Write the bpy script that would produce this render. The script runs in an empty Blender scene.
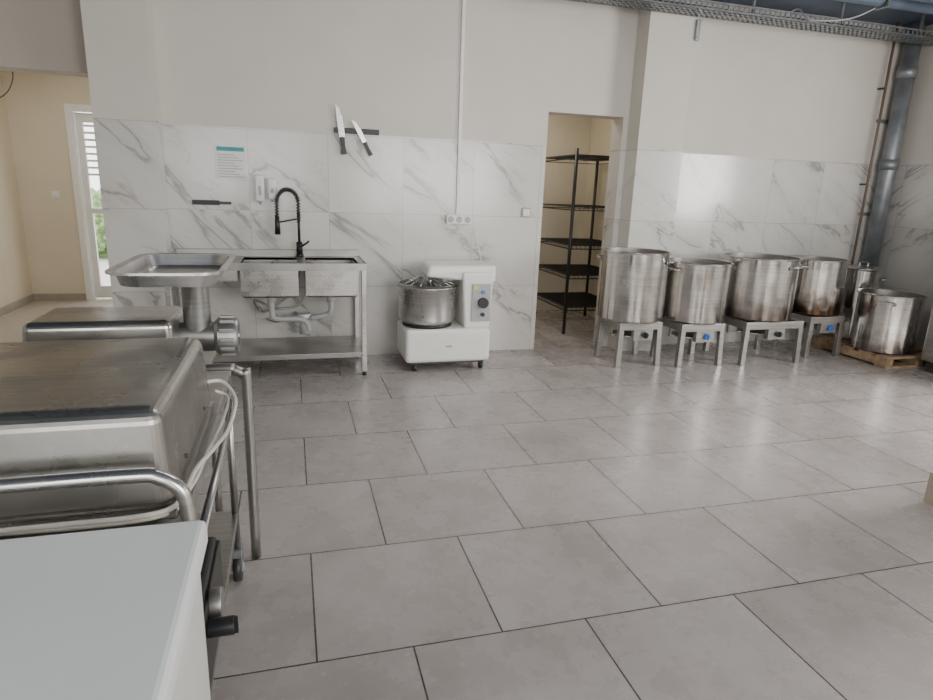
import bpy, math, random
import bmesh
from mathutils import Vector, Matrix
random.seed(3)
S=bpy.context.scene
COL=bpy.context.collection

# ---------------------------------------------------------------- materials
class Mat:
    def __init__(s,name):
        s.m=bpy.data.materials.new(name); s.m.use_nodes=True; s.nt=s.m.node_tree
        s.b=s.nt.nodes["Principled BSDF"]
    def node(s,t,**k):
        n=s.nt.nodes.new(t)
        for a,v in k.items(): setattr(n,a,v)
        return n
    def put(s,sock,v):
        if isinstance(v,bpy.types.NodeSocket): s.nt.links.new(v,sock)
        else: sock.default_value=v
    def math(s,op,a,b=0.0,c=None):
        n=s.node("ShaderNodeMath",operation=op); s.put(n.inputs[0],a); s.put(n.inputs[1],b)
        if c is not None: s.put(n.inputs[2],c)
        return n.outputs[0]
    def mix(s,f,a,b):
        n=s.node("ShaderNodeMix",data_type='RGBA'); s.put(n.inputs[0],f)
        s.put(n.inputs[6],a if isinstance(a,bpy.types.NodeSocket) else (*a,1)); s.put(n.inputs[7],b if isinstance(b,bpy.types.NodeSocket) else (*b,1))
        return n.outputs[2]
    def pos(s):
        g=s.node("ShaderNodeNewGeometry"); return g.outputs["Position"]
    def sep(s,v):
        n=s.node("ShaderNodeSeparateXYZ"); s.put(n.inputs[0],v); return n.outputs
    def comb(s,x,y,z):
        n=s.node("ShaderNodeCombineXYZ"); s.put(n.inputs[0],x); s.put(n.inputs[1],y); s.put(n.inputs[2],z); return n.outputs[0]
    def noise(s,v,scale,detail=4,rough=.5,w=None,dist=0):
        n=s.node("ShaderNodeTexNoise",noise_dimensions='4D' if w is not None else '3D')
        s.put(n.inputs["Vector"],v); n.inputs["Scale"].default_value=scale; n.inputs["Detail"].default_value=detail
        n.inputs["Roughness"].default_value=rough; n.inputs["Distortion"].default_value=dist
        if w is not None: s.put(n.inputs["W"],w)
        return n.outputs["Fac"]
    def ramp(s,v,a,b,lo=0.,hi=1.):
        n=s.node("ShaderNodeMapRange"); n.clamp=True; n.interpolation_type='SMOOTHSTEP'
        s.put(n.inputs[0],v); n.inputs[1].default_value=a; n.inputs[2].default_value=b; n.inputs[3].default_value=lo; n.inputs[4].default_value=hi
        return n.outputs[0]
    def brick(s,v,w,h,off,mortar):
        n=s.node("ShaderNodeTexBrick"); n.offset=off; n.offset_frequency=2; n.squash=1
        s.put(n.inputs["Vector"],v); n.inputs["Color1"].default_value=(0,0,0,1); n.inputs["Color2"].default_value=(1,1,1,1); n.inputs["Mortar"].default_value=(.5,.5,.5,1)
        n.inputs["Scale"].default_value=1; n.inputs["Mortar Size"].default_value=mortar; n.inputs["Mortar Smooth"].default_value=0.1
        n.inputs["Bias"].default_value=0; n.inputs["Brick Width"].default_value=w; n.inputs["Row Height"].default_value=h
        return n.outputs["Color"],n.outputs["Fac"]
    def set(s,**k):
        names={'color':'Base Color','rough':'Roughness','metal':'Metallic','spec':'Specular IOR Level'}
        for a,v in k.items():
            if isinstance(v,tuple) and len(v)==3: v=(*v,1)
            s.put(s.b.inputs[names[a]],v)
        return s
    def bump(s,h,strength=.1,dist=.01):
        n=s.node("ShaderNodeBump"); n.inputs["Strength"].default_value=strength; n.inputs["Distance"].default_value=dist
        s.put(n.inputs["Height"],h); s.nt.links.new(n.outputs[0],s.b.inputs["Normal"])

def simple(name,c,rough=.5,metal=0.,var=.06,scale=12):
    M=Mat(name); n=M.noise(M.pos(),scale,3)
    f=M.ramp(n,.3,.7)
    a=tuple(max(0,x*(1-var)) for x in c); b=tuple(min(1,x*(1+var)) for x in c)
    M.set(color=M.mix(f,a,b),rough=rough,metal=metal); return M.m

def steel(name,c=(.56,.55,.53),rough=.28,stain=None,brush='z'):
    M=Mat(name); p=M.pos(); x,y,z=M.sep(p)
    if brush=='z': v=M.comb(M.math('MULTIPLY',x,2),M.math('MULTIPLY',y,2),M.math('MULTIPLY',z,90))
    else: v=M.comb(M.math('MULTIPLY',x,3),M.math('MULTIPLY',y,90),M.math('MULTIPLY',z,3))
    n=M.noise(v,1,3); n2=M.noise(p,5,4)
    col=M.mix(M.ramp(n,.3,.7),tuple(i*.88 for i in c),tuple(min(1,i*1.08) for i in c))
    col=M.mix(M.ramp(n2,.45,.8,0,.35),col,tuple(i*.6 for i in c))
    if stain:
        z0,z1,amt=stain
        f=M.math('MULTIPLY',M.ramp(M.math('ADD',z,M.math('MULTIPLY',M.math('SUBTRACT',M.noise(p,9,5),.5),.35)),z1,z0),amt)
        col=M.mix(f,col,(.09,.055,.035))
    M.set(color=col,metal=.95,rough=M.ramp(n2,.3,.8,rough-.05,rough+.15)); return M.m

def wall_mat(name,paint,tile=True,top=1.81):
    M=Mat(name); p=M.pos(); x,y,z=M.sep(p)
    pn=M.ramp(M.noise(p,2.2,5,.6),.3,.7)
    pc=M.mix(pn,tuple(i*.95 for i in paint),paint)
    if not tile:
        M.set(color=pc,rough=.75); return M.m
    u=M.math('SUBTRACT',M.math('ADD',x,y),.243)
    bc,bf=M.brick(M.comb(u,z,0.),.6,.6,0.,.0022)
    w=M.math('MULTIPLY',M.sep(bc)[0],7.0)
    a=M.math('ADD',M.math('MULTIPLY',u,.62),M.math('MULTIPLY',z,.80))
    b=M.math('SUBTRACT',M.math('MULTIPLY',u,.80),M.math('MULTIPLY',z,.62))
    v=M.comb(M.math('MULTIPLY',a,1.7),M.math('MULTIPLY',b,.5),0.)
    n1=M.noise(v,.95,5,.55,w=w,dist=.5)
    r1=M.ramp(M.math('ABSOLUTE',M.math('SUBTRACT',n1,.5)),0,.013,1,0)
    n2=M.noise(v,2.0,5,.6,w=M.math('ADD',w,3.3),dist=.6)
    r2=M.ramp(M.math('ABSOLUTE',M.math('SUBTRACT',n2,.52)),0,.010,.55,0)
    msk=M.ramp(M.noise(v,1.2,2,.5,w=M.math('ADD',w,9.)),.41,.56)
    halo=M.ramp(M.math('ABSOLUTE',M.math('SUBTRACT',n1,.5)),0,.08,.22,0)
    vein=M.math('MINIMUM',M.math('MULTIPLY',M.math('ADD',M.math('MULTIPLY',r1,.7),M.math('ADD',M.math('MULTIPLY',r2,.5),halo)),msk),1.)
    col=M.mix(vein,(.66,.645,.61),(.32,.31,.295))
    col=M.mix(bf,col,(.42,.41,.39))
    t=M.math('LESS_THAN',z,top)
    M.set(color=M.mix(t,pc,col),rough=M.math('SUBTRACT',.75,M.math('MULTIPLY',t,.58)),spec=.5); return M.m

def floor_mat():
    M=Mat("floor_tile_grey"); p=M.pos(); x,y,z=M.sep(p)
    bc,bf=M.brick(M.comb(M.math('ADD',x,60.3),M.math('ADD',y,60.0),0.),.6,.6,.5,.0032)
    w=M.math('MULTIPLY',M.sep(bc)[0],9.)
    n1=M.noise(p,1.6,6,.55,w=w); n2=M.noise(p,6,6,.65,w=w)
    c=M.mix(M.ramp(n1,.3,.7),(.345,.308,.29),(.465,.425,.405))
    c=M.mix(M.ramp(n2,.35,.75,0,.45),c,(.52,.48,.46))
    c=M.mix(M.ramp(M.noise(p,2.8,6,.7,w=M.math('ADD',w,4.)),.52,.78,0,.38),c,(.29,.255,.24))
    c=M.mix(M.ramp(M.noise(p,30,3),.60,.75,0,.18),c,(.24,.21,.195))
    c=M.mix(M.ramp(bf,.2,.8),c,(.06,.048,.043))
    M.set(color=c,rough=M.ramp(n2,.2,.9,.24,.33),spec=.5)
    M.bump(M.math('SUBTRACT',1,bf),.15,.002)
    return M.m

m_wall=wall_mat("painted_wall_and_marble_tile",(.655,.62,.56))
m_paint=wall_mat("cream_paint",(.74,.70,.62),False)
m_hall=wall_mat("hall_paint_yellow",(.70,.63,.50),False)
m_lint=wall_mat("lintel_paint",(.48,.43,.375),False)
m_floor=floor_mat()
m_hfloor=simple("hall_floor_beige",(.46,.41,.35),.3)
m_st=steel("stainless_steel")
m_st2=steel("stainless_steel_worn",(.40,.39,.37),.34,brush='y')
m_box=steel("stainless_sheet",(.40,.385,.355),.27,brush='y')
m_burn=steel("stainless_stand",(.50,.49,.47),.35)
m_black=simple("black_plastic",(.018,.018,.02),.4)
m_blk=simple("black_wire_coating",(.02,.02,.02),.35)
m_white=simple("white_enamel",(.80,.79,.75),.3,var=.02)
m_frz=simple("white_lid_plastic",(.86,.885,.88),.35,var=.015,scale=3)
m_grey=simple("grey_enamel",(.38,.39,.40),.4)
m_dark=simple("dark_metal",(.07,.07,.07),.45,metal=.5)
m_galv=simple("galvanised_metal",(.36,.38,.40),.4,metal=.85,var=.15,scale=20)
m_duct=simple("grey_duct",(.30,.32,.345),.42,metal=.6,var=.12,scale=8)
m_brown=simple("brown_pipe",(.17,.12,.09),.5)
m_wood=simple("pallet_wood",(.36,.25,.15),.7,var=.25,scale=25)
m_pvc=simple("grey_pvc",(.45,.46,.46),.4)
m_wh2=simple("white_plastic",(.8,.8,.78),.4,var=.02)
m_ceil=simple("ceiling_blue_grey",(.06,.085,.13),.6,var=.25,scale=3)
m_cduct=simple("ceiling_duct_blue_grey",(.13,.17,.23),.45,metal=.5,var=.2,scale=6)
m_green=simple("teal_print",(.06,.32,.36),.6)
m_text=simple("print_grey",(.35,.36,.36),.7)
m_leaf=simple("bush_leaf",(.22,.33,.14),.7,var=.5,scale=9)
m_ground=simple("outside_ground",(.6,.58,.52),.8)
m_yel=simple("yellow_label",(.8,.6,.08),.5)
m_blue=simple("blue_cap",(.05,.2,.6),.4)
m_blade=steel("knife_blade",(.62,.62,.6),.25)
m_inn=steel("pot_inside",(.36,.34,.32),.4)
m_cord=simple("cream_cord",(.74,.71,.63),.45)

# ---------------------------------------------------------------- builders
class Obj:
    def __init__(s,name,loc=(0,0,0),rotz=0):
        s.e=bpy.data.objects.new(name,None); s.e.empty_display_size=.1; COL.objects.link(s.e)
        s.L=Vector(loc); s.e.location=s.L; s.e.rotation_euler[2]=rotz
    def add(s,name,verts,faces,mat,smooth=False,bevel=0,edges=()):
        me=bpy.data.meshes.new(name); me.from_pydata([tuple(v) for v in verts],list(edges),faces); me.validate(); me.update()
        o=bpy.data.objects.new(name,me); COL.objects.link(o); o.parent=s.e; o.location=-s.L
        me.materials.append(mat)
        if smooth:
            for p in me.polygons: p.use_smooth=True
        if bevel:
            b=o.modifiers.new("b","BEVEL"); b.width=bevel; b.segments=3 if bevel<.02 else 6; b.limit_method='ANGLE'
        return o
    def box(s,name,a,b,mat,bevel=.0):
        return s.boxes(name,[(a,b)],mat,bevel)
    def boxes(s,name,L,mat,bevel=0):
        V=[];F=[]
        for a,b in L:
            (x0,y0,z0),(x1,y1,z1)=a,b; n=len(V)
            V+=[(x0,y0,z0),(x1,y0,z0),(x1,y1,z0),(x0,y1,z0),(x0,y0,z1),(x1,y0,z1),(x1,y1,z1),(x0,y1,z1)]
            F+=[tuple(i+n for i in f) for f in BF]
        return s.add(name,V,F,mat,bevel=bevel)
    def prism(s,name,poly_bottom,poly_top,mat,bevel=0):
        n=len(poly_bottom); V=list(poly_bottom)+list(poly_top)
        F=[tuple(range(n-1,-1,-1)),tuple(range(n,2*n))]+[(i,(i+1)%n,n+(i+1)%n,n+i) for i in range(n)]
        return s.add(name,V,F,mat,bevel=bevel)
    def cyl(s,name,p0,p1,r,mat,r2=None,seg=32,bevel=0):
        r2=r if r2 is None else r2; p0=Vector(p0);p1=Vector(p1); d=(p1-p0).normalized()
        a=d.orthogonal().normalized(); b=d.cross(a); V=[];F=[]
        for c,rr in ((p0,r),(p1,r2)):
            for i in range(seg):
                t=2*math.pi*i/seg; V.append(c+a*rr*math.cos(t)+b*rr*math.sin(t))
        F=[(i,(i+1)%seg,seg+(i+1)%seg,seg+i) for i in range(seg)]
        F.append(tuple(range(seg-1,-1,-1))); F.append(tuple(range(seg,2*seg)))
        o=s.add(name,V,F,mat,bevel=bevel)
        for p in o.data.polygons:
            if len(p.vertices)==4: p.use_smooth=True
        return o
    def lathe(s,name,c,prof,mat,seg=56,axis='z'):
        V=[];F=[];n=len(prof)
        for i in range(seg):
            t=2*math.pi*i/seg; ct,st=math.cos(t),math.sin(t)
            for r,h in prof:
                if axis=='z': V.append((c[0]+r*ct,c[1]+r*st,c[2]+h))
                elif axis=='x': V.append((c[0]+h,c[1]+r*ct,c[2]+r*st))
                else: V.append((c[0]+r*ct,c[1]+h,c[2]-r*st))
        for i in range(seg):
            j=(i+1)%seg
            for k in range(n-1): F.append((i*n+k,j*n+k,j*n+k+1,i*n+k+1))
        o=s.add(name,V,F,mat,smooth=True)
        m=o.modifiers.new("e","EDGE_SPLIT"); m.split_angle=math.radians(40)
        return o
    def tube(s,name,pts,r,mat,smooth=0,closed=False,seg=10):
        P=[Vector(p) for p in pts]
        if smooth:
            Q=[];n=len(P)
            for i in range(n if closed else n-1):
                p0=P[(i-1)%n] if closed or i>0 else P[0]; p1=P[i]; p2=P[(i+1)%n]; p3=P[(i+2)%n] if closed or i+2<n else P[-1]
                for k in range(smooth):
                    t=k/smooth
                    Q.append(.5*((2*p1)+(-p0+p2)*t+(2*p0-5*p1+4*p2-p3)*t*t+(-p0+3*p1-3*p2+p3)*t**3))
            if not closed: Q.append(P[-1])
            P=Q
        n=len(P); V=[];F=[]; prev=None
        for i,p in enumerate(P):
            if closed: d=(P[(i+1)%n]-P[i-1])
            else: d=P[min(i+1,n-1)]-P[max(i-1,0)]
            d.normalize()
            if prev is None: a=d.orthogonal().normalized()
            else:
                a=prev-d*prev.dot(d)
                a=a.normalized() if a.length>1e-6 else d.orthogonal().normalized()
            prev=a; b=d.cross(a)
            for k in range(seg):
                t=2*math.pi*k/seg; V.append(p+a*r*math.cos(t)+b*r*math.sin(t))
        for i in range(n if closed else n-1):
            j=(i+1)%n
            for k in range(seg): F.append((i*seg+k,i*seg+(k+1)%seg,j*seg+(k+1)%seg,j*seg+k))
        if not closed:
            F.append(tuple(range(seg-1,-1,-1))); F.append(tuple(range((n-1)*seg,n*seg)))
        return s.add(name,V,F,mat,smooth=True)
BF=[(3,2,1,0),(4,5,6,7),(0,1,5,4),(1,2,6,5),(2,3,7,6),(3,0,4,7)]
def room(name,L,mat,bevel=0):
    V=[];F=[]
    for a,b in L:
        (x0,y0,z0),(x1,y1,z1)=a,b; n=len(V)
        V+=[(x0,y0,z0),(x1,y0,z0),(x1,y1,z0),(x0,y1,z0),(x0,y0,z1),(x1,y0,z1),(x1,y1,z1),(x0,y1,z1)]
        F+=[tuple(i+n for i in f) for f in BF]
    me=bpy.data.meshes.new(name); me.from_pydata(V,[],F); me.update(); me.materials.append(mat)
    o=bpy.data.objects.new(name,me); COL.objects.link(o)
    if bevel:
        b=o.modifiers.new("b","BEVEL"); b.width=bevel; b.segments=2; b.limit_method='ANGLE'
    return o

# ---------------------------------------------------------------- room shell
W=3.573; CZ=3.08; T=.2; XL=-2.92; XR=5.87; YF=-3.6
room("floor",[((XL-.2,YF,-.1),(XR+.2,W+.1,0))],m_floor)
room("floor_hall",[((XL-.2,W+.1,-.1),(-.9,6.7,0))],m_hfloor)
room("floor_storeroom",[((1.6,W+.1,-.1),(3.6,5.6,0))],m_floor)
room("wall_back",[((XL,W,2.11),(-1.31,W+T,CZ)),((-.915,W,0),(2.11,W+T,CZ)),((2.11,W,2.08),(2.82,W+T,CZ)),((2.82,W,0),(XR+.2,W+T,CZ))],m_wall)
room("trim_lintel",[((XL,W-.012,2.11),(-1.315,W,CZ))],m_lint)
room("wall_pillar",[((-1.31,W-.2,0),(-.915,W+T,CZ))],m_wall)
room("wall_pillar.001",[((2.87,W-.2,0),(3.32,W,CZ))],m_wall)
room("wall_right",[((XR,YF,0),(XR+T,-.3,CZ)),((XR,-.3,0),(XR+T,1.15,1.1)),((XR,-.3,2.35),(XR+T,1.15,CZ)),((XR,1.15,0),(XR+T,W,CZ))],m_wall)
room("wall_left",[((XL-T,YF,0),(XL,W,CZ))],m_wall)
room("wall_front",[((XL-T,YF-T,0),(XR+T,YF,.95)),((XL-T,YF-T,2.5),(XR+T,YF,CZ)),((XL-T,YF-T,.95),(-1.9,YF,2.5)),((.3,YF-T,.95),(1.3,YF,2.5)),((4.3,YF-T,.95),(XR+T,YF,2.5))],m_paint)
room("ceiling",[((XL-.2,YF-T,CZ),(XR+.2,W+.2,CZ+.1))],m_ceil)
room("wall_hall_left",[((XL-T,W,0),(XL,6.7,2.75))],m_hall)
room("wall_hall_back",[((XL,6.5,0),(-2.31,6.7,2.75)),((-2.31,6.5,2.11),(-1.4,6.7,2.75)),((-1.4,6.5,0),(-.9,6.7,2.75))],m_hall)
room("wall_hall_right",[((-1.0,W+T,0),(-.8,6.5,2.75))],m_hall)
room("ceiling_hall",[((XL-.2,W+T,2.75),(-.8,6.7,2.85))],m_paint)
room("wall_store_left",[((1.6,W+T,0),(1.8,5.6,2.65))],m_hall)
room("wall_store_right",[((3.40,W+T,0),(3.60,5.6,2.65))],m_hall)
room("wall_store_back",[((1.8,5.4,0),(3.40,5.6,2.65))],m_hall)
room("ceiling_storeroom",[((1.6,W+T,2.65),(3.6,5.6,2.75))],m_paint)
room("baseboard_hall",[((XL,6.485,0),(-2.36,6.5,.08)),((XL,W+T,0),(XL+.015,6.485,.08))],simple("baseboard_tile",(.36,.32,.27),.4))
room("wall_partition",[((2.95,-.2,0),(3.35,.41,CZ))],m_paint)
room("baseboard_partition",[((2.938,-.2,0),(2.95,.42,.16)),((2.95,.41,0),(3.35,.42,.16))],simple("partition_trim",(.42,.35,.28),.5))
for k,(xa,xb) in enumerate(((-1.9,.3),(1.3,4.3))):
    w=Obj("window_%d"%(k+2),((xa+xb)/2,YF,.95)); xm=(xa+xb)/2
    w.boxes("frame",[((xa,YF-.12,.95),(xa+.06,YF-.06,2.5)),((xb-.06,YF-.12,.95),(xb,YF-.06,2.5)),((xa+.06,YF-.12,.95),(xb-.06,YF-.06,1.01)),((xa+.06,YF-.12,2.44),(xb-.06,YF-.06,2.5)),((xm-.03,YF-.12,1.01),(xm+.03,YF-.06,2.44))],m_wh2,.004)
w=Obj("window_1",(XR,.42,1.1))
w.boxes("frame",[((XR+.05,-.3,1.1),(XR+.11,-.24,2.35)),((XR+.05,1.09,1.1),(XR+.11,1.15,2.35)),((XR+.05,-.24,1.1),(XR+.11,1.09,1.16)),((XR+.05,-.24,2.29),(XR+.11,1.09,2.35)),((XR+.05,.39,1.16),(XR+.11,.45,2.29))],m_wh2,.004)
# hall door
d=Obj("door_1",(-1.86,6.5,0))
d.boxes("frame",[((-2.37,6.47,0),(-2.30,6.6,2.17)),((-1.41,6.47,0),(-1.34,6.6,2.17)),((-2.30,6.47,2.10),(-1.41,6.6,2.17))],m_wh2,.004)
d.boxes("leaf",[((-2.29,6.53,.02),(-2.22,6.58,2.09)),((-1.5,6.53,.02),(-1.43,6.58,2.09)),((-2.22,6.53,.02),(-1.5,6.58,.16)),((-2.22,6.53,1.99),(-1.5,6.58,2.09)),((-2.22,6.53,1.0),(-1.5,6.58,1.06))],m_wh2,.004)
d.boxes("blind_slats",[((-2.22,6.55,1.42+i*.075),(-1.5,6.565,1.445+i*.075)) for i in range(8)],m_wh2)
room("ground_outside",[((-6,6.7,-.12),(2,14,-.02))],m_ground)
b=Obj("garden_bush",(-2.6,11,0))
for k in range(8):
    cx,cy,cz,r=-3.9+random.random()*2.2,10.6+random.random()*.8,.35+random.random()*.6,.35+random.random()*.2
    bm=bmesh.new(); bmesh.ops.create_icosphere(bm,subdivisions=4,radius=r)
    for v in bm.verts: v.co*=1+random.uniform(-.14,.14); v.co+=Vector((cx,cy,cz))
    me=bpy.data.meshes.new("foliage"); bm.to_mesh(me); bm.free(); me.materials.append(m_leaf)
    o=bpy.data.objects.new("foliage_%d"%k,me); COL.objects.link(o); o.parent=b.e; o.location=-b.L
b.cyl("trunk",(-2.8,11.0,-.02),(-2.8,11.0,.5),.05,m_brown)
h=Obj("hanging_wire",(-1.9,3.9,2.6)); h.tube("wire",[(-1.95,3.9,2.75),(-2.0,3.9,2.3),(-1.93,3.9,2.13),(-1.97,3.9,2.0),(-2.05,3.9,1.93)],.004,m_dark,smooth=8,seg=6)
o=Obj("hall_light_switch",(-2.55,6.5,1.2)); o.box("plate",(-2.60,6.488,1.16),(-2.52,6.499,1.24),m_wh2,.003); o.box("rocker",(-2.585,6.483,1.175),(-2.535,6.49,1.225),m_wh2,.002)

# ---------------------------------------------------------------- sink table
s=Obj("stainless_sink_table",(-.19,3.25,0))
x0,x1,y0,y1,zt=-.88,.50,2.97,3.545,.855
bw=[(-.385,.005),(.065,.445)]; by0,by1=3.03,3.42
L=[((x0,y0,zt-.02),(x1,by0,zt)),((x0,by1,zt-.02),(x1,y1,zt)),((x0,by0,zt-.02),(bw[0][0],by1,zt)),((bw[0][1],by0,zt-.02),(bw[1][0],by1,zt)),((bw[1][1],by0,zt-.02),(x1,by1,zt))]
s.boxes("top",L,m_st2)
s.boxes("lip",[((x0,y0-.004,zt-.045),(x1,y0+.003,zt+.006)),((x0,y0,zt-.045),(x0+.004,y1,zt+.006)),((x1-.004,y0,zt-.045),(x1,y1,zt+.006))],m_st2)
s.box("backsplash",(x0,y1-.02,zt-.05),(x1,y1,zt+.05),m_st2,.003)
for k,(a,b_) in enumerate(bw):
    t=.004; zb=.615
    ob=s.boxes("bowl_%d"%k,[((a-t,by0-t,zb),(a,by1+t,zt-.001)),((b_,by0-t,zb),(b_+t,by1+t,zt-.001)),((a,by0-t,zb),(b_,by0,zt-.001)),((a,by1,zb),(b_,by1+t,zt-.001))],m_st)
    V=[];F=[]; rings=[(0,0.0),(.006,-.02),(.02,-.034),(.05,-.04)]
    for ins,dz in rings: V+=[(a-t+ins,by0-t+ins,zb+dz+.02),(b_+t-ins,by0-t+ins,zb+dz+.02),(b_+t-ins,by1+t-ins,zb+dz+.02),(a-t+ins,by1+t-ins,zb+dz+.02)]
    for q in range(3):
        for i in range(4): F.append((q*4+i,(q+1)*4+i,(q+1)*4+(i+1)%4,q*4+(i+1)%4))
    F.append((15,14,13,12)); s.add("bowl_pan_%d"%k,V,F,m_st)
    cx=(a+b_)/2; s.cyl("drain_%d"%k,(cx,3.22,.54),(cx,3.22,.60),.035,m_pvc)
    s.cyl("drain_nut_%d"%k,(cx,3.22,.575),(cx,3.22,.595),.045,m_wh2)
for i,(lx,ly) in enumerate([(x0+.02,y0+.02),(x1-.02,y0+.02),(x0+.02,y1-.03),(x1-.02,y1-.03)]):
    s.box("leg_%d"%i,(lx-.02,ly-.02,.03),(lx+.02,ly+.02,zt-.02),m_st,.004)
    s.cyl("foot_%d"%i,(lx,ly,0),(lx,ly,.03),.016,m_black)
s.box("shelf",(x0+.01,y0+.01,.145),(x1-.01,y1-.01,.185),m_st2,.003)
s.boxes("rail",[((x0+.02,y0+.012,zt-.12),(bw[0][0]-.02,y0+.03,zt-.04)),((x0+.02,y1-.04,zt-.12),(x1-.02,y1-.02,zt-.06))],m_st)
s.tube("waste_pipe",[(-.19,3.22,.57),(-.19,3.22,.45),(-.16,3.22,.41),(.0,3.24,.40),(.06,3.26,.37),(.08,3.28,.30)],.022,m_pvc,smooth=6)
s.tube("waste_pipe_2",[(.25,3.22,.57),(.25,3.22,.47),(.22,3.24,.43),(.10,3.26,.40)],.022,m_pvc,smooth=6)
s.cyl("bottle_trap",(.05,3.30,.27),(.05,3.30,.42),.042,m_pvc)
s.cyl("trap_nut",(.05,3.30,.40),(.05,3.30,.43),.05,m_wh2)
s.tube("wall_pipe",[(.05,3.30,.36),(.02,3.42,.36),(-.02,3.56,.38)],.02,m_pvc,smooth=5)
s.tube("hose_1",[(.02,3.48,.84),(.0,3.46,.65),(-.12,3.46,.50),(-.25,3.46,.42),(-.30,3.56,.42)],.009,m_burn,smooth=6)
s.tube("hose_2",[(.05,3.48,.84),(.08,3.46,.62),(.0,3.47,.46),(-.18,3.47,.44),(-.20,3.56,.45)],.009,m_burn,smooth=6)
s.tube("hose_3",[(-.30,3.5,.42),(-.33,3.40,.52),(-.22,3.36,.48),(-.14,3.40,.36),(-.20,3.5,.33),(-.24,3.56,.34)],.009,m_burn,smooth=6)
s.cyl("valve_1",(-.30,3.5,.42),(-.30,3.57,.42),.022,m_st); s.cyl("valve_2",(-.20,3.5,.45),(-.20,3.57,.45),.022,m_st)
# faucet
f=Obj("spring_kitchen_faucet",(.03,3.48,.856))
fx,fy=.03,3.48
f.cyl("base",(fx,fy,.856),(fx,fy,.875),.03,m_black); f.cyl("body",(fx,fy,.875),(fx,fy,.97),.024,m_black)
f.tube("lever",[(fx,fy-.02,.93),(fx+.05,fy-.03,.96),(fx+.075,fy-.03,.98)],.008,m_black)
f.tube("riser",[(fx,fy,.96),(fx,fy,1.2)],.011,m_black)
path=[Vector((fx,fy,1.12+i*.02)) for i in range(8)]
R=.08
for i in range(1,25):
    a=math.pi*i/24; path.append(Vector((fx-R+R*math.cos(a),fy-.05*i/24,1.27+R*1.25*math.sin(a))))
for i in range(1,6): path.append(Vector((fx-2*R,fy-.05,1.27-i*.02)))
f.tube("hose",path,.008,m_black)
hel=[];N_=len(path); turns=34
for i in range(turns*8):
    t=i/(turns*8-1)*(N_-1); k=min(int(t),N_-2); p=path[k].lerp(path[k+1],t-k); dd=(path[k+1]-path[k]).normalized()
    side=Vector((0,1,0)); nn=dd.cross(side).normalized(); a=2*math.pi*i/8
    hel.append(p+(side*math.cos(a)+nn*math.sin(a))*.016)
f.tube("spring",hel,.0036,m_black,seg=5)
f.tube("holder_arm",[(fx,fy,1.15),(fx-2*R,fy-.05,1.12)],.006,m_black)
f.cyl("spray_head",(fx-2*R,fy-.05,1.17),(fx-2*R,fy-.05,1.03),.016,m_black,r2=.022)

# ---------------------------------------------------------------- wall items
o=Obj("wall_notice",(-.45,W,1.55)); o.box("paper",(-.56,W-.004,1.42),(-.345,W-.001,1.675),m_wh2); o.box("header",(-.55,W-.006,1.635),(-.355,W-.004,1.665),m_green)
o.boxes("print_lines",[((-.545,W-.0055,1.445+i*.02),(-.365-.03*(i%3),W-.004,1.451+i*.02)) for i in range(9)],m_text)
for k,(xa,xb,za,zb) in enumerate([(-.285,-.215,1.27,1.47),(-.195,-.125,1.29,1.45)]):
    o=Obj("soap_dispenser",((xa+xb)/2,W,za)); o.box("body",(xa,W-.08,za),(xb,W-.001,zb),m_wh2,.015); o.box("window",(xa+.025,W-.083,za+.05),(xb-.025,W-.079,zb-.08),m_grey); o.cyl("nozzle",((xa+xb)/2,W-.05,za-.02),((xa+xb)/2,W-.05,za),.01,m_grey)
def knife(name,px,pz,ang,blade=.2,handle=.12,wd=.03):
    o=Obj(name,(px,W-.03,pz)); c,sn=math.cos(ang),math.sin(ang)
    def P(u,v,y): return (px+u*c-v*sn,y,pz+u*sn+v*c)
    out=[(0,-wd/2),(blade*.55,-wd/2),(blade*.9,-wd*.1),(blade,wd*.45),(blade*.5,wd/2),(0,wd/2)]
    o.prism("blade",[P(u,v,W-.026) for u,v in out],[P(u,v,W-.029) for u,v in out],m_blade)
    hd=[(-handle,-wd*.45),(-handle*.5,-wd*.3),(0,-wd*.42),(0,wd*.42),(-handle*.5,wd*.35),(-handle,wd*.5)]
    o.prism("handle",[P(u,v,W-.018) for u,v in hd],[P(u,v,W-.037) for u,v in hd],m_black,.003)
o=Obj("magnetic_knife_strip",(.5,W,1.83)); o.box("strip",(.32,W-.025,1.81),(.67,W-.001,1.85),m_black,.003)
knife("chef_knife",.38,1.78,math.radians(97),.24,.13,.045)
knife("kitchen_knife",.555,1.75,math.radians(118),.19,.11,.035)
o=Obj("magnetic_knife_strip",(-.6,W,1.25)); o.box("strip",(-.745,W-.02,1.235),(-.55,W-.001,1.27),m_black,.003); o.box("handle",(-.56,W-.03,1.242),(-.465,W-.012,1.262),m_dark,.004)
o=Obj("cable_conduit",(1.335,W,2)); o.box("trunking",(1.322,W-.018,1.215),(1.348,W-.001,CZ),m_wh2,.002)
o=Obj("wall_socket_strip",(1.34,W,1.17)); o.box("plate",(1.235,W-.035,1.13),(1.455,W-.001,1.205),m_wh2,.006)
for i in range(3): o.cyl("socket_%d"%i,(1.272+i*.073,W-.03,1.167),(1.272+i*.073,W-.037,1.167),.027,m_grey,seg=20)
o=Obj("light_switch",(1.95,W,1.24)); o.box("plate",(1.915,W-.015,1.2),(1.995,W-.001,1.28),m_grey,.004); o.box("rocker",(1.925,W-.02,1.21),(1.985,W-.013,1.27),m_wh2,.003)
o=Obj("junction_box",(3.12,W-.2,2.78)); o.box("body",(3.30,W-.22,2.70),(3.34,W-.14,2.86),m_galv,.004)

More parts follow.
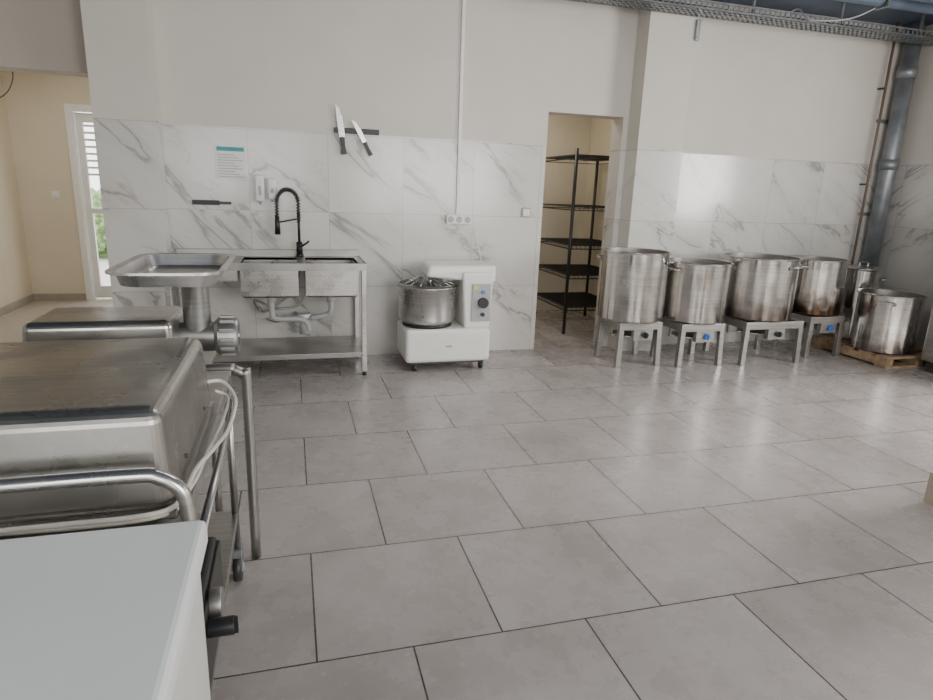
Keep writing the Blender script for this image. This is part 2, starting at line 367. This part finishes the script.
# ---------------------------------------------------------------- dough mixer
m=Obj("spiral_dough_mixer",(1.14,3.2,0))
m.box("base",(.80,2.98,.075),(1.49,3.42,.345),m_white,.03)
m.box("plinth",(.85,3.02,.06),(1.45,3.38,.08),m_dark)
for i,(a,b_) in enumerate([(.88,3.04),(1.43,3.04),(.88,3.36),(1.43,3.36)]):
    m.cyl("caster_%d"%i,(a-.012,b_,.03),(a+.012,b_,.03),.03,m_black,seg=20); m.box("fork_%d"%i,(a-.018,b_-.015,.03),(a+.018,b_+.015,.07),m_dark)
cx,cy=1.01,3.2
m.cyl("turntable",(cx,cy,.345),(cx,cy,.375),.2,m_black)
m.lathe("bowl",(cx,cy,.375),[(0,.0),(.20,0),(.228,.03),(.232,.27),(.245,.285),(.245,.295),(.225,.295),(.22,.04),(0,.03)],m_st)
m.prism("column",[(1.28,3.02,.34),(1.49,3.02,.34),(1.49,3.40,.34),(1.28,3.40,.34)],[(1.25,3.02,.79),(1.51,3.02,.79),(1.51,3.40,.79),(1.25,3.40,.79)],m_white,.02)
m.prism("head",[(.97,3.05,.745),(1.53,3.03,.70),(1.53,3.39,.70),(.97,3.37,.745)],[(.99,3.06,.84),(1.53,3.03,.845),(1.53,3.39,.845),(.99,3.36,.84)],m_white,.025)
m.box("control_panel",(1.33,3.008,.40),(1.485,3.02,.70),m_grey,.003)
m.cyl("switch_black",(1.42,2.98,.55),(1.42,3.01,.55),.042,m_black); m.cyl("button",(1.42,2.99,.635),(1.42,3.01,.635),.014,m_blue)
m.cyl("button_2",(1.42,2.99,.455),(1.42,3.01,.455),.016,m_black)
m.box("yellow_label",(1.345,3.004,.655),(1.37,3.01,.685),m_yel); m.box("emblem",(1.12,2.976,.20),(1.17,2.981,.215),m_grey)
m.lathe("guard_rim",(cx,cy,.675),[(.235,0),(.242,.006),(.235,.012),(.225,.006),(.235,0)],m_st)
for i in range(11):
    a=math.pi*(.6+i/10*1.25); m.tube("guard_wire_%d"%i,[(cx+.235*math.cos(a),cy+.235*math.sin(a),.68),(cx+.12*math.cos(a),cy+.12*math.sin(a),.715),(cx+.05*math.cos(a),cy+.05*math.sin(a),.725)],.004,m_st,seg=6)
hel=[(cx+.09*math.cos(a*.5),cy+.09*math.sin(a*.5),.42+a*.018) for a in range(14)]
m.tube("spiral_hook",hel+[(cx,cy,.70)],.012,m_st,smooth=4)
m.cyl("hook_shaft",(cx+.02,cy,.62),(cx+.02,cy,.76),.02,m_st)
m.tube("power_cord",[(1.52,3.3,.5),(1.58,3.4,.45),(1.55,3.5,.8),(1.48,3.54,1.1)],.004,m_wh2,smooth=6,seg=6)

# ---------------------------------------------------------------- wire shelf rack
r=Obj("black_wire_shelving_rack",(2.95,4.58,0))
rx0,rx1,ry0,ry1=2.66,3.34,4.13,5.03
for i,(a,b_) in enumerate([(rx0,ry0),(rx1,ry0),(rx0,ry1),(rx1,ry1)]): r.cyl("post_%d"%i,(a,b_,0),(a,b_,1.84),.017,m_blk,seg=12)
for k,zz in enumerate([.28,.61,.91,1.29,1.78]):
    L=[]
    for zo in (0,-.035):
        L+=[((rx0,ry0-.005,zz+zo-.005),(rx1,ry0+.005,zz+zo+.005)),((rx0,ry1-.004,zz+zo-.004),(rx1,ry1+.004,zz+zo+.004)),((rx0-.005,ry0,zz+zo-.005),(rx0+.005,ry1,zz+zo+.005)),((rx1-.004,ry0,zz+zo-.004),(rx1+.004,ry1,zz+zo+.004))]
    n=34
    for i in range(n): yy=ry0+(ry1-ry0)*(i+.5)/n; L.append(((rx0,yy-.0025,zz-.002),(rx1,yy+.0025,zz+.003)))
    for i in range(3): xx=rx0+(rx1-rx0)*(i+1)/4; L.append(((xx-.003,ry0,zz-.008),(xx+.003,ry1,zz-.002)))
    n=14
    for i in range(n):
        xx=rx0+(rx1-rx0)*(i+.5)/n; L.append(((xx-.002,ry0-.002,zz-.035),(xx+.002,ry0+.002,zz)))
    for i in range(20):
        yy=ry0+(ry1-ry0)*(i+.5)/20; L.append(((rx0-.002,yy-.002,zz-.035),(rx0+.002,yy+.002,zz)))
    r.boxes("shelf_%d"%k,L,m_blk)

# ---------------------------------------------------------------- stock pots + burner stands
def pot(cx,cy,z0,z1,rad,burn,rot=0.,lid=False,mt=None):
    o=Obj("stock_pot",(cx,cy,z0)); hgt=z1-z0
    mt=mt or steel("pot_steel",(.72,.70,.67),.14,stain=(z0+.0,z0+.26,burn))
    o.lathe("body",(cx,cy,z0),[(0,0),(rad-.012,0),(rad,.012),(rad,.05),(rad-.001,hgt*.5),(rad,hgt-.012),(rad+.012,hgt-.008),(rad+.014,hgt),(rad+.010,hgt+.006),(rad-.004,hgt+.002)],mt,seg=72)
    o.lathe("inside",(cx,cy,z0),[(rad-.004,hgt+.002),(rad-.006,.012),(0,.012)],m_inn,seg=72)
    for k,a in enumerate((rot,rot+math.pi)):
        c,s_=math.cos(a),math.sin(a); t=Vector((-s_,c,0)); n=Vector((c,s_,0)); B=Vector((cx,cy,z0+hgt*.87))
        o.tube("handle_%d"%k,[B+n*rad-t*.06,B+n*(rad+.035)-t*.055+Vector((0,0,.006)),B+n*(rad+.05)+Vector((0,0,.012)),B+n*(rad+.035)+t*.055+Vector((0,0,.006)),B+n*rad+t*.06],.007,m_st,smooth=6,seg=8)
        for q in (-.06,.06):
            c0=B+n*(rad-.002)+t*q; o.cyl("rivet_plate",c0,c0+n*.006,.02,m_st,seg=16)
    if lid:
        o.lathe("lid",(cx,cy,z1+.008),[(0,.02),(rad*.8,.014),(rad+.005,.004),(rad+.016,0),(rad+.016,-.004),(0,-.004)],m_st)
        o.tube("lid_handle",[(cx-.05,cy,z1+.02),(cx-.045,cy,z1+.06),(cx+.045,cy,z1+.06),(cx+.05,cy,z1+.02)],.007,m_st,smooth=5)
def stand(xa,xb,ya,yb,h,knob=m_black,box=True):
    o=Obj("gas_burner_stand",((xa+xb)/2,(ya+yb)/2,0)); cx,cy=(xa+xb)/2,(ya+yb)/2
    lw=.044
    for i,(a,b_,sx,sy) in enumerate([(xa,ya,-1,-1),(xb,ya,1,-1),(xa,yb,-1,1),(xb,yb,1,1)]):
        q=.012
        bot=[(a+sx*q-lw/2,b_+sy*q-lw/2,0),(a+sx*q+lw/2,b_+sy*q-lw/2,0),(a+sx*q+lw/2,b_+sy*q+lw/2,0),(a+sx*q-lw/2,b_+sy*q+lw/2,0)]
        top=[(a-lw/2,b_-lw/2,h-.02),(a+lw/2,b_-lw/2,h-.02),(a+lw/2,b_+lw/2,h-.02),(a-lw/2,b_+lw/2,h-.02)]
        o.prism("leg_%d"%i,bot,top,m_burn,.003)
    e=.024
    o.boxes("top_frame",[((xa-e,ya-e,h-.07),(xb+e,ya+.012,h-.006)),((xa-e,yb-.012,h-.07),(xb+e,yb+e,h-.006)),((xa-e,ya+.012,h-.07),(xa+.012,yb-.012,h-.006)),((xb-.012,ya+.012,h-.07),(xb+e,yb-.012,h-.006))],m_burn,.003)
    L=[]
    for k in range(4):
        xx=xa+(xb-xa)*(k+.5)/4; L.append(((xx-.006,ya-.01,h-.02),(xx+.006,yb+.01,h-.001)))
    L+=[((xa-.01,cy-.006,h-.02),(xb+.01,cy+.006,h-.0015))]
    o.boxes("grate",L,m_dark)
    for rr in (.05,.10): 
        pts=[(cx+rr*math.cos(t*math.pi/12),cy+rr*math.sin(t*math.pi/12),h-.09) for t in range(24)]; o.tube("burner_ring_%d"%int(rr*100),pts,.014,m_dark,closed=True,seg=8)
    o.tube("gas_pipe",[(cx,cy,h-.10),(cx+.03,ya+.02,h-.11),(cx+.03,ya-.03,h-.11)],.012,m_brown)
    o.cyl("heat_pan",(cx,cy,h-.15),(cx,cy,h-.135),.14,m_burn)
    o.boxes("pan_bracket",[((xa,cy-.01,h-.15),(xb,cy+.01,h-.14)),((xa,cy-.01,h-.15),(xa+.006,cy+.01,h-.03)),((xb-.006,cy-.01,h-.15),(xb,cy+.01,h-.03))],m_burn)
    if box:
        o.box("control_box",(cx-.06,ya-.02,h-.165),(cx+.12,ya+.03,h-.065),m_burn,.004)
        o.cyl("knob",(cx+.04,ya-.045,h-.115),(cx+.04,ya-.02,h-.115),.026,knob,seg=20)
        o.box("knob_grip",(cx+.035,ya-.055,h-.135),(cx+.045,ya-.044,h-.095),knob)
stand(2.61,2.965,2.90,3.24,.39,m_black); pot(2.78,3.07,.39,.965,.275,.35,rot=2.4)
stand(3.15,3.53,2.82,3.19,.38,m_blue);  pot(3.36,3.02,.38,.885,.275,.35,rot=0.25)
stand(3.77,4.33,2.79,3.27,.39,m_black); pot(4.03,3.04,.39,.93,.315,.85,rot=1.9)
stand(4.61,4.95,2.95,3.32,.39,m_blue);  pot(4.77,3.16,.39,.90,.26,1.2,rot=.3)
p=Obj("wooden_pallet",(5.40,2.95,0))
L=[]
for i in range(5): L.append(((5.02,2.46+i*.18,.085),(5.80,2.58+i*.18,.105)))
for i in range(3): L.append(((5.02+i*.35,2.46,.02),(5.10+i*.35,3.30,.085)))
for i in range(2): L.append(((5.02,2.46+i*.72,0),(5.80,2.58+i*.72,.02)))
p.boxes("boards",L,m_wood,.003)
pot(5.27,2.75,.106,.63,.262,.75,rot=.6)
pot(5.38,3.20,.106,.80,.165,.3,rot=2.4,lid=True)

# ---------------------------------------------------------------- pipes, trays, cabinet
o=Obj("brown_drain_pipe",(5.55,3.5,.3))
o.tube("pipe",[(5.56,3.50,CZ),(5.56,3.50,.7)],.013,m_brown)
for zz in (1.6,2.5): o.box("clip",(5.54,3.50,zz),(5.58,W-.001,zz+.015),m_dark)
o=Obj("ventilation_duct",(5.74,3.46,.5))
o.cyl("duct",(5.74,3.46,.5),(5.74,3.46,CZ),.075,m_duct,seg=28)
for zz in (.5,1.75,2.6): o.cyl("collar",(5.74,3.46,zz),(5.74,3.46,zz+.10),.087,m_duct,seg=28)
o.boxes("bracket",[((5.60,3.54,2.2),(5.86,W-.001,2.23)),((5.60,3.54,1.3),(5.86,W-.001,1.33))],m_galv)
def tray(name,a,b_,wd,along='x',z=2.93):
    o=Obj(name,((a[0]+b_[0])/2,(a[1]+b_[1])/2,z)); L=[]
    t=.004;h=.06
    if along=='x':
        xa,xb,ya=a[0],b_[0],a[1]
        for yy in (ya,ya+wd): L+=[((xa,yy-t,z),(xb,yy+t,z+.014)),((xa,yy-t,z+h-.012),(xb,yy+t,z+h))]
        n=int((xb-xa)/.05)
        for i in range(n):
            xx=xa+i*.05; L+=[((xx,ya-t,z+.012),(xx+.014,ya+t,z+h-.01)),((xx,ya+wd-t,z+.012),(xx+.014,ya+wd+t,z+h-.01)),((xx,ya,z),(xx+.016,ya+wd,z+.004))]
        for k in range(5): yy=ya+wd*k/4; L.append(((xa,yy-.01,z),(xb,yy+.01,z+.003)))
    else:
        ya,yb,xa=a[1],b_[1],a[0]
        for xx in (xa,xa+wd): L+=[((xx-t,ya,z),(xx+t,yb,z+.014)),((xx-t,ya,z+h-.012),(xx+t,yb,z+h))]
        n=int((yb-ya)/.05)
        for i in range(n):
            yy=ya+i*.05; L+=[((xa-t,yy,z+.012),(xa+t,yy+.014,z+h-.01)),((xa,yy,z),(xa+wd,yy+.016,z+.004)),((xa+wd-t,yy,z+.012),(xa+wd+t,yy+.014,z+h-.01))]
        for k in range(5): xx=xa+wd*k/4; L.append(((xx-.01,ya,z),(xx+.01,yb,z+.003)))
    o.boxes("tray",L,m_galv)
    return o
t=tray("cable_tray",(1.6,3.10),(5.8,3.10),.20,'x',2.865)
for i in range(5): t.box("hanger_%d"%i,(1.9+i*.9,3.19,2.87),(1.92+i*.9,3.21,CZ),m_galv)
for k in range(4): t.tube("cable_%d"%k,[(1.65+i*.5,3.13+k*.04+.012*math.sin(i*2+k),2.885) for i in range(9)],.011,(m_black,m_grey,m_black,m_blk)[k],smooth=4,seg=6)
t.tube("loose_cable",[(3.95,3.12,2.88),(4.05,3.08,2.95),(4.1,2.98,2.85),(4.4,2.9,2.87),(4.6,2.85,2.96),(4.65,2.83,3.02)],.006,m_grey,smooth=6,seg=6)
t=tray("cable_tray",(5.62,.9),(5.62,3.08),.14,'y',2.865)
for i in range(3): t.box("hanger_%d"%i,(5.69,1.1+i*.8,2.87),(5.71,1.12+i*.8,CZ),m_galv)
o=Obj("ceiling_pipe",(4,2.9,3.0))
o.tube("pipe",[(2.6,2.80,3.0),(5.8,2.80,3.0)],.045,m_cduct,seg=20)
for i in range(4): o.box("clamp_%d"%i,(3.0+i*.8,2.74,2.945),(3.03+i*.8,2.86,CZ),m_galv)
o=Obj("ceiling_duct",(4,2.2,3.0)); o.box("sheet",(2.4,1.9,2.92),(5.6,2.5,CZ-.002),m_cduct,.01)
o.boxes("seams",[((2.9+i*.7,1.88,2.905),(2.93+i*.7,2.52,CZ-.001)) for i in range(4)],m_galv)
c=Obj("stainless_cabinet",(5.6,2.0,0))
c.box("body",(5.30,1.5,.10),(5.84,2.38,1.35),m_st,.008); c.box("plinth",(5.34,1.53,.0),(5.80,2.35,.10),m_dark)
c.boxes("doors",[((5.285,1.52,.13),(5.30,1.93,1.32)),((5.285,1.95,.13),(5.30,2.36,1.32))],m_st,.003)
c.tube("door_handle",[(5.285,1.99,.8),(5.26,1.99,.8),(5.26,1.99,.95),(5.285,1.99,.95)],.006,m_st)

# ---------------------------------------------------------------- foreground: cart with steel boxes
c=Obj("stainless_trolley",(-.6,0,0))
X0,X1,Y0,Y1=-1.0,-.25,-.50,.52
c.box("deck",(X0,Y0,.765),(X1,Y1,.79),m_st2,.004)
c.boxes("deck_lip",[((X0,Y0-.004,.75),(X1,Y0,.789)),((X1,Y0,.75),(X1+.004,Y1,.789)),((X0,Y1,.75),(X1,Y1+.004,.789))],m_st)
c.box("lower_shelf",(X0,Y0,.24),(X1,Y1,.265),m_st2,.004)
for i,(a,b_) in enumerate([(X0+.02,Y0+.02),(X1-.01,Y0+.02),(X0+.02,Y1-.02),(X1-.01,Y1-.02)]):
    c.tube("post_%d"%i,[(a,b_,.12),(a,b_,.765)],.0125,m_st2,seg=14)
    c.box("caster_fork_%d"%i,(a-.018,b_-.03,.05),(a+.018,b_+.03,.125),m_galv,.004)
    c.cyl("caster_wheel_%d"%i,(a-.014,b_-.01,.05),(a+.014,b_-.01,.05),.05,m_dark,seg=28); c.cyl("caster_hub_%d"%i,(a-.02,b_-.01,.05),(a+.02,b_-.01,.05),.018,m_grey)
c.tube("push_rail",[(-.235,-.515,.74),(-.235,-.515,.82),(-.245,-.515,.865),(-.28,-.515,.893),(-.33,-.515,.90),(-.6,-.515,.90),(-.96,-.515,.90),(-1.0,-.515,.88),(-1.01,-.515,.8)],.0135,m_st,smooth=5,seg=14)
c.tube("side_rail",[(-.235,-.47,.70),(-.235,.5,.70)],.01,m_st)
b2=Obj("stainless_machine_housing",(-.62,-.16,.79))
def rb(o,name,xa,xb,ya,yb,za,zb,mat,ins=.02,bev=.022):
    return o.prism(name,[(xa,ya,za),(xb,ya,za),(xb,yb,za),(xa,yb,za)],[(xa+ins,ya+ins,zb),(xb-ins,ya+ins,zb),(xb-ins,yb-ins,zb),(xa+ins,yb-ins,zb)],mat,bev)
rb(b2,"housing",-.97,-.265,-.475,.155,.80,1.005,m_box,.012,.03)
b2.box("base_plate",(-.97,-.48,.791),(-.262,.16,.805),m_st)
for k in range(2): b2.cyl("screw_%d"%k,(-.272,-.3+k*.3,.84),(-.264,-.3+k*.3,.84),.005,m_dark,seg=12)
b1=Obj("meat_grinder",(-.5,.4,.79))
rb(b1,"motor_housing",-.76,-.36,.23,.51,.80,1.025,m_box,.012)
for k,(a,b_) in enumerate([(-.72,.27),(-.4,.27),(-.72,.48),(-.4,.48)]): b1.cyl("foot_%d"%k,(a,b_,.791),(a,b_,.805),.015,m_black,seg=14)
m_cast=steel("cast_grinder_metal",(.36,.36,.35),.35)
b1.lathe("head",(-.37,.38,.945),[(0,0),(.046,0),(.046,.10),(.05,.10),(.06,.11),(.06,.16),(.054,.168),(.03,.168),(.028,.155),(0,.155)],m_cast,axis='x',seg=40)
for k in range(12):
    a=k*math.pi/6; b1.box("ring_lug_%d"%k,(-.255,.38+.059*math.cos(a)-.006,.945+.059*math.sin(a)-.006),(-.212,.38+.059*math.cos(a)+.006,.945+.059*math.sin(a)+.006),m_cast,.002)
b1.lathe("feed_tube",(-.32,.38,.94),[(.040,0),(.040,.16),(.046,.175),(.05,.195),(.045,.195)],m_cast,seg=40)
def rrect(xa,xb,ya,yb,r,z,n=6):
    P=[]
    for cx_,cy_,a0 in ((xb-r,yb-r,0),(xa+r,yb-r,90),(xa+r,ya+r,180),(xb-r,ya+r,270)):
        for i in range(n+1):
            a=math.radians(a0+90*i/n); P.append((cx_+r*math.cos(a),cy_+r*math.sin(a),z))
    return P
rings=[rrect(-.465,-.26,.17,.57,.05,1.133),rrect(-.48,-.24,.14,.59,.06,1.138),rrect(-.49,-.23,.13,.60,.065,1.176),rrect(-.508,-.213,.110,.612,.07,1.179),rrect(-.508,-.213,.110,.612,.07,1.172)]
inner=[rrect(-.488,-.232,.132,.598,.063,1.175),rrect(-.476,-.244,.144,.586,.055,1.143),rrect(-.465,-.26,.17,.57,.05,1.139)]
def loft(o,name,R,mat,cap0=False,cap1=False):
    V=[];F=[];n=len(R[0])
    for q in R: V+=q
    for k in range(len(R)-1):
        for i in range(n): F.append((k*n+i,k*n+(i+1)%n,(k+1)*n+(i+1)%n,(k+1)*n+i))
    if cap0: F.append(tuple(range(n-1,-1,-1)))
    if cap1: F.append(tuple((len(R)-1)*n+i for i in range(n)))
    ob=o.add(name,V,F,mat,smooth=True); mm=ob.modifiers.new("e","EDGE_SPLIT"); mm.split_angle=math.radians(35); return ob
loft(b1,"feed_tray",rings,m_st,cap0=True); loft(b1,"feed_tray_inside",inner,m_st,cap1=True)
b2.tube("power_cable",[(-.28,.17,.86),(-.24,.20,.85),(-.20,.12,.82),(-.205,-.05,.80),(-.22,-.2,.815),(-.245,-.33,.82),(-.255,-.42,.815),(-.29,-.492,.81),(-.5,-.493,.805),(-.8,-.493,.803)],.0055,m_cord,smooth=8,seg=8)
b2.tube("power_cable_loop",[(-.26,.18,.83),(-.225,.17,.81),(-.225,0,.80),(-.24,-.2,.80),(-.25,-.38,.803),(-.3,-.488,.799),(-.6,-.488,.797)],.0045,m_cord,smooth=8,seg=8)
t2=Obj("tubular_work_stand",(-.45,.75,0))
t2.tube("frame_1",[(-.205,.62,0.0),(-.205,.62,.70),(-.215,.62,.745),(-.25,.62,.765),(-.30,.62,.77),(-.85,.62,.77),(-.90,.62,.755),(-.915,.62,.70),(-.915,.62,0)],.0185,m_st2,smooth=5,seg=14)
t2.tube("frame_2",[(-.375,.98,0.0),(-.375,.98,.70),(-.385,.98,.745),(-.42,.98,.765),(-.46,.98,.77),(-.85,.98,.77),(-.90,.98,.755),(-.915,.98,.70),(-.915,.98,0)],.0155,m_st2,smooth=5,seg=14)
for zz in (.25,.70): t2.tube("tie",[(-.915,.62,zz),(-.915,.98,zz)],.01,m_st)
t2.box("shelf",(-.90,.61,.735),(-.34,.99,.755),m_st2,.003)
g=Obj("portable_gas_burner",(-.45,-.3,.265))
g.box("body",(-.75,-.46,.285),(-.25,-.05,.50),m_dark,.012); g.box("face",(-.25,-.45,.30),(-.243,-.06,.49),m_dark,.003)
g.cyl("knob",(-.243,-.36,.445),(-.185,-.36,.445),.021,m_black,seg=24,bevel=.003); g.box("grip",(-.188,-.364,.425),(-.178,-.356,.465),m_black)
g.cyl("knob_collar",(-.243,-.30,.465),(-.215,-.30,.465),.036,m_burn,seg=24,bevel=.003)
for k in range(4): g.cyl("foot_%d"%k,(-.72+.43*(k%2),-.42+.33*(k//2),.266),(-.72+.43*(k%2),-.42+.33*(k//2),.286),.015,m_black,seg=12)
g.boxes("grate",[((-.70+i*.1,-.42,.50),(-.69+i*.1,-.10,.52)) for i in range(5)]+[((-.72,-.35,.5),(-.28,-.34,.52)),((-.72,-.16,.5),(-.28,-.15,.52))],m_dark)
fz=Obj("chest_freezer",(-.6,-1.3,0))
fz.box("lid",(-1.15,-1.98,.80),(-.19,-.60,.85),m_frz,.012)
fz.box("gasket",(-1.13,-1.96,.785),(-.215,-.62,.80),m_grey)
fz.box("body",(-1.14,-1.97,.03),(-.205,-.61,.785),m_white,.01)
fz.boxes("feet",[((-1.1,-1.9,0),(-1.04,-1.84,.03)),((-.3,-1.9,0),(-.24,-1.84,.03)),((-1.1,-.7,0),(-1.04,-.64,.03)),((-.3,-.7,0),(-.24,-.64,.03))],m_black)
fz.boxes("vent",[((-.206,-1.2,.12+i*.02),(-.203,-.9,.13+i*.02)) for i in range(6)],m_grey)

# ---------------------------------------------------------------- light
wd=bpy.data.worlds.new("World"); S.world=wd; wd.use_nodes=True
bg=wd.node_tree.nodes["Background"]; bg.inputs[0].default_value=(.95,.97,1,1); bg.inputs[1].default_value=4.0
def area(name,loc,rot,sx,sy,e,col=(1,1,1)):
    l=bpy.data.lights.new(name,'AREA'); l.shape='RECTANGLE'; l.size=sx; l.size_y=sy; l.energy=e; l.color=col
    o=bpy.data.objects.new(name,l); COL.objects.link(o); o.location=loc; o.rotation_euler=rot; return o
area("daylight_right_window",(XR-.02,.42,1.72),(0,math.radians(90),0),1.2,1.4,145,(1,.975,.94))
area("daylight_front_window",(-.8,YF+.02,1.72),(math.radians(90),0,0),2.1,1.5,30,(1,.96,.91))
area("daylight_front_window_2",(2.8,YF+.02,1.72),(math.radians(90),0,0),2.9,1.5,115,(1,.96,.91))
area("hall_fill_light",(-1.9,5.2,2.7),(0,0,0),.8,.8,14,(1,.95,.88))  # added fill that brightens the hall; no known fixture there
area("store_fill_light",(2.4,4.5,2.6),(0,0,0),.5,.5,10,(1,.93,.82))  # invented source, put in to light up the storeroom interior
area("overhead_fill_light",(1.6,1.4,CZ-.03),(0,0,0),1.2,.3,28,(1,.98,.95))  # extra overhead fill for the main room, not an actual fitting

# ---------------------------------------------------------------- camera
cam=bpy.data.cameras.new("camera"); co=bpy.data.objects.new("camera",cam); COL.objects.link(co); S.camera=co
cam.sensor_width=36; cam.sensor_fit='HORIZONTAL'; cam.lens=36*621.4/933; cam.clip_start=.02
pi_,ya,ro=math.radians(14.486),math.radians(15.95),math.radians(2.07)
fw=Vector((math.sin(ya)*math.cos(pi_),math.cos(ya)*math.cos(pi_),-math.sin(pi_)))
rr=Vector((math.cos(ya),-math.sin(ya),0)); uu=rr.cross(fw)
r2=rr*math.cos(ro)+uu*math.sin(ro); u2=-rr*math.sin(ro)+uu*math.cos(ro)
M=Matrix((( r2.x,u2.x,-fw.x,-.033),(r2.y,u2.y,-fw.y,-1.655),(r2.z,u2.z,-fw.z,1.418),(0,0,0,1)))
co.matrix_world=M
